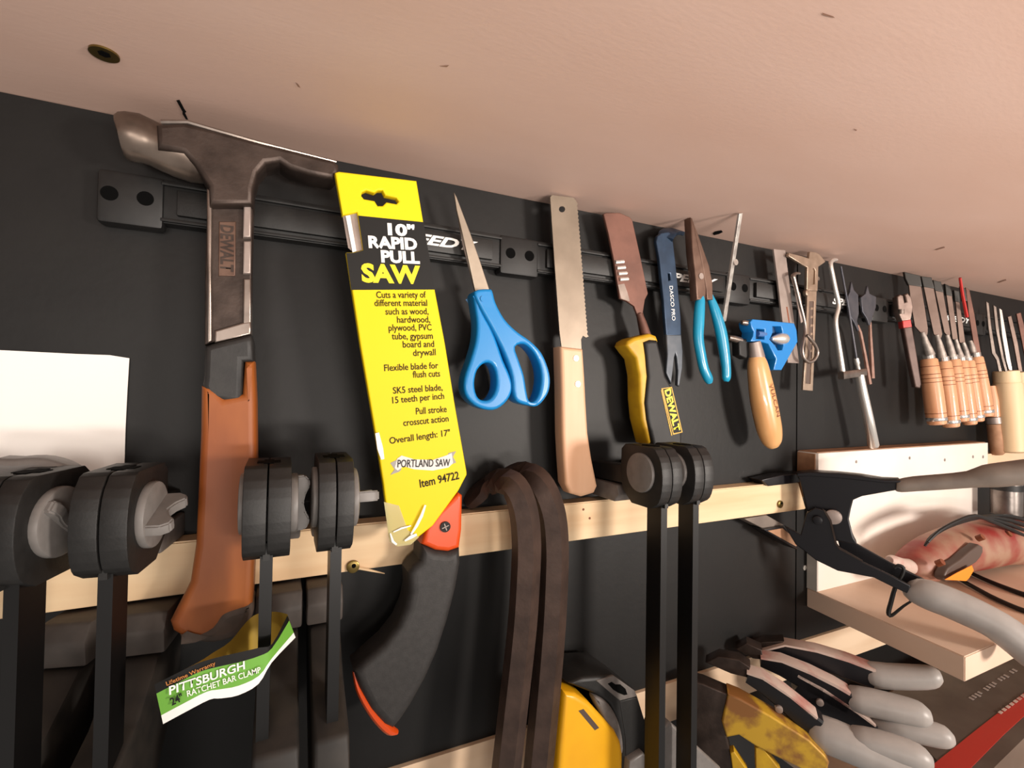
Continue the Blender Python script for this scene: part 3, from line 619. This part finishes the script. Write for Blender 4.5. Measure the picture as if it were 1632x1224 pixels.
def bar_clamp(label, xl, zt, zb, hw=.027, ang=0, lower=True, dx=0., knob=True, Yb=0., zlow=-.62, rot=0., pdx=0., k=.9):
    bw = .0072; xc = xl+bw/2
    t = thing('bar_clamp', label, 'clamp', Vector((xc, -YF+.01, EYE+zb)), 'black ratcheting bar clamps on the rail')
    f = YF+Yb; h_ = zt-zb
    box('bar', xl, xl+bw, f-.019, f, zlow, zt-.02, M_barst, t)
    arc = [(f+.0005+.010*math.cos((i/9-.5)*2.6), zt-.005-(h_-.010)*(.5-.5*math.sin((.5-i/9)*2.6)/math.sin(1.3))) for i in range(10)]
    prof = [(f-.048, zt-.005), (f-.042, zt), (f-.004, zt), (f+.0005, zt-.0015)] + arc + [(f-.006, zb), (f-.032, zb), (f-.046, zb+.012), (f-.049, zt-h_*.5)]
    hx = xc+dx
    hd = xprism('head', prof, hx-hw/2, hx-.0004, M_blkG, t, .0007); xprism('head_half', prof, hx+.0004, hx+hw/2, M_blkG, t, .0007)
    box('web', hx-.002, hx+.002, f-.03, f+.0030, zb+.0012, zb+h_*.2, M_blkG, t)
    box('core', hx-.003, hx+.003, f-.04, f-.002, zb+h_*.2+.0005, zt-.004, M_dark, t)
    box('top_recess', hx-.007, hx+.007, f-.024, f-.014, zt+.00005, zt+.0004, M_dark, hd); box('top_recess', hx-.003, hx+.003, f-.028, f-.010, zt+.00005, zt+.0005, M_dark, hd)
    r = h_*.33; c = Vector((hx-hw/2-.001, -(f-.018), EYE+zt-h_*.44))
    cyl('side_disc', c, (1,0,0), r, .004, M_grey, t, 36, .0012)
    c2 = Vector((hx+hw/2+.0018, -(f-.018), EYE+zt-h_*.47)); kn = cyl('lock_knob', c2, (1,0,0), r, .0055, M_grey, t, 36, .0015)
    if knob: wing('knob_wing', c2+Vector((.002,0,0)), ang, r*.92, M_grey, kn, k)
    # upper jaw lying over the rail with its soft pad
    xprism('upper_jaw', [(.0, zb+.030), (f-.045, zb+.034), (f-.04, zb+.016), (0, zb+.0135)], hx-hw*.38+pdx, hx+hw*.38+pdx, M_blkG, t, .0015)
    xprism('jaw_pad', [(.0, zb+.013), (.050, zb+.013), (.054, zb+.004), (.046, zb-.0045), (0, zb-.0045)], hx-hw*.5+pdx, hx+hw*.5+pdx, M_greyd, t, .0015)
    if lower:
        xprism('lower_pad', [(0,-.155), (.040,-.155), (.046,-.166), (.044,-.182), (0,-.182)], hx-hw*.6+pdx, hx+hw*.6+pdx, M_lowpad, t, .002)
        xprism('sliding_jaw', [(0,-.183), (.046,-.183), (f-.03,-.208), (f+.010,-.225), (f+.016,-.25), (f+.016,-.46), (f-.03,-.46), (f-.036,-.29), (.03,-.25), (0,-.215)], hx-hw*.5+pdx, hx+hw*.5+pdx, M_dust, t, .003)
        cyl('release_button', Vector((hx, -(f+.017), EYE-.335)), (0,-1,0), .014, .006, M_blkP, t, 24, .002)
    t.rotation_euler.z = math.radians(rot)
    return t
zb = -.109; zt = -.049
bar_clamp('dusty black bar clamp at the left edge of the rail, over the white paper', P(14,924,YF).x, zt, zb, hw=.025, ang=50, rot=-15, dx=-.005, k=.35, pdx=-.010)
bar_clamp('black bar clamp with a winged grey knob, just left of the hammer grip', P(160,924,YF).x, zt, zb, ang=110, rot=-8, k=.8, pdx=-.006)
C3 = bar_clamp('black bar clamp carrying the green tag, just right of the hammer grip', P(414,900,YF).x, zt, zb, ang=0, pdx=.008, k=.5)
bar_clamp('black bar clamp between the green tag and the yellow sleeved saw', P(526,900,YF).x, zt+.002, zb, hw=.022, ang=80, dx=-.001)
bar_clamp('left one of the two black bar clamps hanging near the rusty chisel', P(1053,900,YF).x, zt, zb+.004, hw=.024, lower=False, knob=False)
C6 = bar_clamp('right one of the two black bar clamps hanging near the rusty chisel', P(1104,900,YF).x, zt, zb+.004, hw=.024, lower=False, knob=False)
plate('sliding_jaw', [(1052,1168),(1068,1150),(1100,1178),(1150,1224),(1150,1265),(1052,1265)], .078, .025, M_grey, C6, bevel=.003)

# ------------------------------------------------------------------ green hang tag looped round a clamp bar
YT = .119
tg = thing('hang_tag', 'folded green, black and white card tag looped around a clamp bar', 'tag', P(350, 1110, YT))
front = [((246,1091),(260,1154),YT-.002), ((280,1074),(297,1134),YT), ((313,1058),(334,1115),YT), ((345,1048),(352,1113),YT), ((380,1040),(380,1108),YT), ((414,1032),(412,1090),YT-.001), ((434,1026),(433,1056),YT-.004), ((458,981),(471,1016),YT-.022)]
back = [((252,1088),(262,1140),YT-.006), ((313,1057),(330,1105),YT-.010), ((340,1040),(350,1090),YT-.02), ((367,1022),(372,1080),YT-.035), ((392,992),(395,1060),YT-.047), ((411,978),(414,1050),YT-.052), ((440,975),(442,1035),YT-.045), ((458,979),(470,1014),YT-.024)]
def ribbon(name, rows, v0, v1, m, parent, lift=0.):
    rows = spline([(a[0], a[1], b[0], b[1], y) for a, b, y in rows], 3)
    bm = bmesh.new(); G = []
    for (ax_, ay, bx, by, y) in rows:
        g = []
        for L_ in (0, -.0004):
            for v in (v0, v1):
                g.append(bm.verts.new(P(ax_+(bx-ax_)*v, ay+(by-ay)*v, y+L_+lift)))
        G.append(g)
    for a, b in zip(G, G[1:]):
        for i, j in ((0,1),(1,3),(3,2),(2,0)): bm.faces.new((a[i], b[i], b[j], a[j]))
    for g in (G[0], G[-1]): bm.faces.new((g[0], g[1], g[3], g[2]))
    bmesh.ops.recalc_face_normals(bm, faces=bm.faces)
    me = bpy.data.meshes.new('m'); bm.to_mesh(me); bm.free(); return link(name, me, m, parent, 40)
ribbon('card_back', back, 0, 1, M_tagin, tg)
cf = ribbon('card_front', front, 0, .23, M_ink, tg); ribbon('green_band', front, .23, .78, M_green, tg); ribbon('white_band', front, .78, 1, M_wht, tg)
text('Lifetime Warranty', (266,1092.5), (344,1059), 6.5, YT+.0008, M_tagor, cf, bold=.01)
text('PITTSBURGH', (270,1107), (392,1065), 13, YT+.0008, M_wht, cf, bold=.02, shear=.1)
text('RATCHET BAR CLAMP', (299,1110), (416,1071), 9.5, YT+.0008, M_wht, cf, bold=.01)
text('24"', (274,1124), (293,1115), 12, YT+.0009, M_ink, cf, bold=.03)

# ------------------------------------------------------------------ two brown iron pry bars hooked over the rail
s = thing('wrecking_bar', 'left brown iron wrecking bar with its claw hooked over the rail', 'wrecking bar', P(820, 1100, .06), 'iron wrecking bars')
tube('bar', [(786,771,.024,36),(800,766,.040,42),(816,772,.054,45),(828,792,.060,46),(836,825,.062,47),(839,870,.062,47),(837,925,.062,47),(832,1000,.062,47),(820,1110,.062,47),(807,1224,.062,47),(798,1300,.062,47)], M_iron, s, 'hex', sm=3, smooth=25)
tube('claw', [(744,802,.003,22),(752,795,.006,30),(765,784,.012,36),(780,773,.020,37),(792,768,.030,38)], M_iron, s, 'box', asp=.5, sm=2, ref=Vector((0,-.5,.85)))
s = thing('wrecking_bar', 'right brown iron wrecking bar, tucked behind the left one', 'wrecking bar', P(875, 1100, .06), 'iron wrecking bars')
tube('bar', [(800,768,.006,30),(815,760,.016,36),(835,756,.032,42),(853,764,.046,45),(868,786,.054,46),(879,822,.056,47),(883,870,.056,47),(882,925,.056,47),(878,1000,.056,47),(869,1110,.056,47),(858,1224,.056,47),(850,1300,.056,47)], M_iron, s, 'hex', sm=3, smooth=25)

# ------------------------------------------------------------------ yellow trigger clamp at the bottom
s = thing('yellow_trigger_clamp', 'yellow and black trigger clamp showing only its top at the bottom of the photo', 'clamp', P(950, 1224, .09))
plate('yellow_body', [(900,1104),(919,1107),(939,1119),(963,1145),(982,1166),(991,1184),(994,1202),(993,1320),(884,1320),(892,1200)], .064, .045, M_dwy, s, bevel=.005, res=4)
plate('slot', [(922,1133),(930,1130),(955,1160),(948,1164)], .0642, .0005, M_toold, s)
plate('grey_disc', [(948,1116),(958,1113),(972,1124),(985,1146),(993,1175),(994,1200),(985,1200),(970,1160)], .060, .012, M_greyd, s, bevel=.003, smooth=3)
hd = plate('black_head', [(905,1090),(930,1080),(978,1076),(1013,1101),(1022,1128),(1030,1150),(1034,1180),(1034,1320),(985,1320),(992,1190),(985,1150),(972,1125),(950,1108)], .058, .05, M_blkG, s, bevel=.004, res=3)
plate('top_facet', [(950,1085),(978,1077),(1012,1101),(1016,1110),(988,1117)], .0588, .003, M_greyd, hd, bevel=.0008)
plate('cross_recess', [(969,1090),(975,1087),(981,1091),(989,1091),(997,1098),(1000,1107),(995,1108),(985,1104),(977,1099)], .0592, .0008, M_dark, hd)
plate('front_facet', [(988,1118),(1016,1111),(1028,1150),(1033,1180),(1033,1300),(998,1300),(997,1180)], .0586, .003, M_blkG, hd, bevel=.0008)
plate('chin', [(1004,1214),(1026,1200),(1044,1222),(1050,1260),(1000,1260)], .066, .01, M_grey, s, bevel=.002)

# ------------------------------------------------------------------ large black spring clamp on the end of the rail
B = Plane(P(1285, 800, .045), -58)
def BP(d): return Plane(B.o+B.n*d, -58)
s = thing('large_spring_clamp', 'large black spring clamp with grey vinyl handles biting the right end of the rail', 'clamp', B.hit(1310, 870))
plate('upper_jaw', [(1214,765),(1247,757),(1296,754),(1296,772),(1275,769),(1225,775)], .024, .02, M_spblk, s, bevel=.001)
plate('upper_arm', [(1270,757),(1291,754),(1335,757),(1374,761),(1410,766),(1436,767),(1436,780),(1402,786),(1374,791),(1360,797),(1356,812),(1353,828),(1360,856),(1366,868),(1330,862),(1322,828),(1310,815),(1286,815),(1275,769)], BP(.004), .024, M_spblk, s, bevel=.0015)
plate('top_flange', [(1270,754),(1291,752.5),(1335,755),(1374,759),(1410,765),(1436,766),(1436,770),(1410,770),(1374,766),(1335,762),(1291,759),(1270,760)], BP(.006), .028, M_spblk, s, bevel=.001)
plate('lower_arm', [(1250,838),(1276,852),(1285,818),(1299,809),(1313,813),(1323,828),(1332,866),(1338,874),(1374,895),(1418,916),(1452,934),(1446,946),(1421,935),(1393,921),(1335,910),(1300,893),(1284,880),(1268,868)], BP(.012), .005, M_spblk, s, bevel=.0012)
plate('far_cheek', [(1330,840),(1356,860),(1366,867),(1418,896),(1474,924),(1452,940),(1395,912),(1340,880)], BP(-.014), .005, M_spblk, s, bevel=.0012)
plate('cheek_rim', [(1311,811),(1316,814),(1325,829),(1334,866),(1340,873),(1375,893),(1375,896),(1338,876),(1331,867),(1322,830)], BP(.0126), .001, M_steel, s)
on(BP(.012), [(1303,824,16),(1303.1,824.5,16)], 'pivot_shadow', M_dark, s, n=16) if False else cyl('pivot_pin', B.hit(1303, 825)+B.n*.0, B.n, .0055, .034, M_spblk, s, 20, .001)
for i in range(5): cyl('spring_coil', BP(.010-.005*i).hit(1327+i*1.5, 824), B.n, .009, .0035, M_gsteel, s, 20, .001)
plate('lower_pad', [(1186,827),(1222,821),(1250,837),(1217,843)], .020, .018, M_tipd, s, bevel=.001)
plate('jaw_plate', [(1217,844),(1249,839),(1277,862),(1271,876),(1252,866)], .026, .02, M_spblk, s, bevel=.001)
plate('jaw_face', [(1224,846),(1247,842),(1273,863),(1269,871)], .0268, .002, M_endg, s)
on(B, [(1428,774,17),(1434,774,21),(1458,771,24),(1500,768,25),(1545,764,27),(1572,759,36),(1600,756,39),(1650,750,40)], 'upper_handle', M_tipd, s, sm=2)
on(B, [(1446,934,24),(1456,940,38),(1480,948,47),(1505,957,48),(1540,972,49),(1575,989,48),(1605,1008,50),(1650,1045,50)], 'lower_handle', M_tip, s, sm=2)
on(B, [(1425,905,5),(1432,901,5),(1440,905,5),(1438,916,5),(1427,936,6),(1420,960,6.5),(1416,977,6.5),(1421,981,5),(1440,966,4),(1456,956,3)], 'wire_catch', M_cord, s, n=8, sm=3)

# ------------------------------------------------------------------ small spring clamps on the lower strip
def spring_clamp(label, at, deg, arms, jaw, tips, pivot, mt):
    Q = Plane(at, deg); t = thing('spring_clamp', label, 'clamp', Q.hit(*pivot), 'small spring clamps with grey tips')
    plate('jaw', jaw, Plane(Q.o+Q.n*.004, deg), .020, M_steel, t, bevel=.0012)
    for k, a in enumerate(arms):
        on(Q, a, 'arm', M_spblk, t, 'box', th=.022)
        on(Plane(Q.o+Q.n*.0004, deg), [(x, y-w*.5, max(3, w*.16)) for x, y, w in a], 'worn_top', M_sparm, t, 'box', th=.0212)
    for tp in tips: on(Q, tp, 'handle_tip', mt, t, n=16, sm=2)
    cyl('pivot_pin', Q.hit(*pivot)+Q.n*.006, Q.n, .004, .016, M_gsteel, t, 16, .0006)
    return t
spring_clamp('rearmost small spring clamp, nearest the plywood shelf', P(1210, 1035, .015), -50,
  [[(1215,1038,12),(1250,1034,22),(1300,1046,28),(1350,1062,30),(1392,1078,30)]], [(1192,1030),(1215,1023),(1250,1022),(1240,1036),(1210,1042)],
  [[(1380,1074,30),(1390,1075,38),(1420,1078,38),(1470,1079,36),(1490,1078,30),(1500,1078,16)]], (1300,1062), M_tip)
spring_clamp('middle small spring clamp, with a worn red top edge', P(1185, 1045, .018), -50,
  [[(1212,1050,14),(1245,1060,24),(1290,1082,32),(1330,1104,36),(1352,1116,34)], [(1270,1085,30),(1310,1112,40),(1360,1140,30),(1392,1158,18)]], [(1172,1034),(1190,1025),(1214,1036),(1216,1052),(1200,1050)],
  [[(1346,1110,22),(1356,1113,38),(1390,1120,42),(1450,1134,40),(1472,1140,34),(1484,1142,18)], [(1386,1152,16),(1400,1155,28),(1440,1160,36),(1495,1172,36),(1512,1177,28),(1521,1179,14)]], (1304,1110), M_tip)
spring_clamp('front small spring clamp, beside the rusty yellow one', P(1140, 1062, .028), -50,
  [[(1190,1074,16),(1215,1086,24),(1250,1112,30),(1285,1142,34),(1300,1154,34)]], [(1124,1056),(1145,1046),(1178,1052),(1196,1064),(1190,1080),(1165,1074)],
  [[(1284,1160,26),(1296,1164,48),(1330,1176,54),(1400,1206,52),(1450,1228,50)], [(1346,1172,16),(1360,1176,36),(1400,1186,42),(1450,1202,42),(1474,1212,34),(1486,1216,18)]], (1240,1120), M_tip)

s = thing('rusty_spring_clamp', 'rusty spring clamp with worn yellow paint at the bottom of the photo', 'clamp', P(1130, 1180, .05))
Q = Plane(P(1110, 1130, .035), -45)
plate('body', [(1096,1084),(1120,1090),(1172,1112),(1165,1150),(1158,1175),(1166,1205),(1172,1235),(1110,1235),(1096,1160)], Q, .022, M_steel, s, bevel=.0015)
plate('upper_arm', [(1160,1106),(1180,1114),(1230,1142),(1290,1180),(1315,1205),(1322,1216),(1318,1232),(1290,1232),(1240,1208),(1205,1190),(1178,1172),(1158,1176),(1150,1150)], Plane(Q.o+Q.n*.003, -45), .024, M_rsyel, s, bevel=.002)
plate('lower_arm', [(1204,1192),(1214,1190),(1245,1230),(1205,1230)], Plane(Q.o+Q.n*.001, -45), .012, M_yelP, s, bevel=.001)
plate('inner_arm', [(1164,1200),(1170,1198),(1192,1230),(1168,1230)], Plane(Q.o+Q.n*.004, -45), .012, M_yelP, s, bevel=.001)

# ------------------------------------------------------------------ things lying at the right: red power tool, cords, carton
def Hz(px, py, z):
    d = ray(px, py); return CAM + d*(z/d.z)
def tubez(name, path, m, parent=None, n=14, asp=1., sm=0, kind='round'):
    if sm: path = spline(path, sm)
    pts = [Hz(a, b, c) for a, b, c, _ in path]; w = [mpx(p, q[3]) for p, q in zip(pts, path)]
    return link(name, sweep_mesh(pts, w, [x*asp for x in w], kind, n, Vector((0,0,1))), m, parent, 40)
s = thing('red_power_tool', 'dusty red power tool lying on the plywood shelf', 'power tool', Hz(1540, 900, -.2715))
tube('body', [(1447,906,.078,26),(1453,904,.076,52),(1480,891,.074,66),(1520,876,.074,72),(1560,867,.074,75),(1600,863,.074,70),(1660,866,.070,68)], M_tool, s, n=22, sm=3, ref=Vector((0,0,1)))
tube('nose', [(1417,893,.080,12),(1421,894,.079,19),(1438,901,.078,22),(1454,905,.077,28)], M_sparm, s, n=16, ref=Vector((0,0,1)))
plate('dark_panel', [(1505,924),(1511,906),(1530,893),(1561,868),(1567,880),(1556,897),(1540,906),(1516,926)], .1125, .012, M_toold, s, bevel=.002, smooth=2)
for (x, y, Yv) in ((1498,897,.1085),(1562,857,.107),(1606,852,.102)):
    c = P(x, y, Yv); cyl('vent_slot', c, Vector((0,-.8,.6)), .0042, .008, M_groov, s, 10)
tag(plate('orange_tag', [(1506,924),(1525,913),(1549,901),(1552,909),(1545,921),(1540,926)], .118, .0006, M_otag), 'bright orange paper tag lying by the red power tool', 'tag')
s = thing('power_cord', 'coiled black power cord behind and in front of the red power tool', 'cord', Hz(1560, 930, -.2715))
for k in range(4):
    tube('cord_loop', [(1474+k*1.5,870-k*2,.088+k*.004,4),(1485+k*4,855-k*3,.09+k*.004,5),(1512+k*5,839-k*3,.092+k*.004,5.5),(1545+k*3,828-k*2,.092+k*.004,6),(1580,822+k*3,.092+k*.004,6),(1612,823+k*7,.092+k*.004,6),(1650,834+k*9,.092+k*.004,6),(1690,846+k*7,.088+k*.004,6),(1712,866+k*4,.082+k*.003,6)], M_cord, s, n=8, sm=3)
tubez('cord_end', [(1528,922,-.268,6),(1556,938,-.268,7),(1590,956,-.268,8),(1640,976,-.268,8),(1690,985,-.268,8),(1722,965,-.267,8),(1715,935,-.266,7)], M_cord, s, n=8, sm=3)
tubez('cord_end', [(1545,912,-.268,6),(1580,928,-.268,7),(1640,950,-.268,8),(1685,958,-.268,8),(1708,940,-.267,8)], M_cord, s, n=8, sm=3)
cb = P(1604, 800, .054); rc = .0205
s = thing('metal_can', 'dull silver metal can at the right edge above the coiled cord', 'can', Vector((cb.x, cb.y, EYE-.196)))
cyl('can_body', Vector((cb.x, cb.y, EYE-.166)), (0,0,1), rc, .060, M_foil, s, 32)
cyl('can_rim', Vector((cb.x, cb.y, EYE-.136)), (0,0,1), rc*1.02, .004, M_gsteel, s, 32, .001)
cyl('can_band', Vector((cb.x, cb.y, EYE-.150)), (0,0,1), rc*1.006, .010, M_blkP, s, 32)

tag(box('lower_shelf', .62, 1.9, 0, .36, -.49, -.467, M_floorb, None, bevel=.001), 'pale plywood shelf at the lower right under the dark carton', 'shelf')
zc = -.415
s = thing('carton', 'flat dark brown carton with a red stripe lying beneath the plywood shelf', 'box', Hz(1560, 1150, zc-.03))
def hpoly(name, pts, z, th, m, parent):
    bm = bmesh.new(); A = [bm.verts.new(Hz(x, y, z)) for x, y in pts]; Bv = [bm.verts.new(v.co-Vector((0,0,th))) for v in A]; n = len(A)
    bm.faces.new(A); bm.faces.new(Bv[::-1])
    for i in range(n): bm.faces.new((A[i], Bv[i], Bv[(i+1)%n], A[(i+1)%n]))
    bmesh.ops.recalc_face_normals(bm, faces=bm.faces)
    me = bpy.data.meshes.new('m'); bm.to_mesh(me); bm.free(); return link(name, me, m, parent, 0)
hpoly('carton_body', [(1395,1115),(1665,985),(1720,1090),(1545,1262)], zc, .05, M_box, s)
hpoly('red_stripe', [(1470,1232),(1560,1160),(1640,1098),(1655,1120),(1600,1170),(1535,1236)], zc+.0006, .0006, M_boxr, s)
for k in range(16):
    x = 1543+k*4.6; y = 1112-k*3.0; hgt = random.uniform(6, 11)
    if k in (4, 9, 13): continue
    hpoly('printed_mark', [(x,y),(x+2.6,y-1.7),(x+2.6+hgt,y-1.7+hgt*.5),(x+hgt,y+hgt*.5)], zc+.0006, .0004, M_boxt, s)
for k in range(7):
    x = 1590+k*6; y = 1135-k*4.4
    hpoly('printed_mark', [(x,y),(x+4,y-2.8),(x+9,y),(x+5,y+3)], zc+.0014, .0004, M_sparm, s)

# grey jaw cover behind the leftmost clamp's head
c1 = bpy.data.objects['bar_clamp']
o = plate('jaw_cover', [(-30,738),(20,732),(55,730),(85,735),(112,746),(132,764),(128,790),(100,805),(-30,805)], .066, .02, M_grey, c1, bevel=.004, smooth=2)
o.matrix_parent_inverse = Matrix.Rotation(-c1.rotation_euler.z, 4, 'Z')
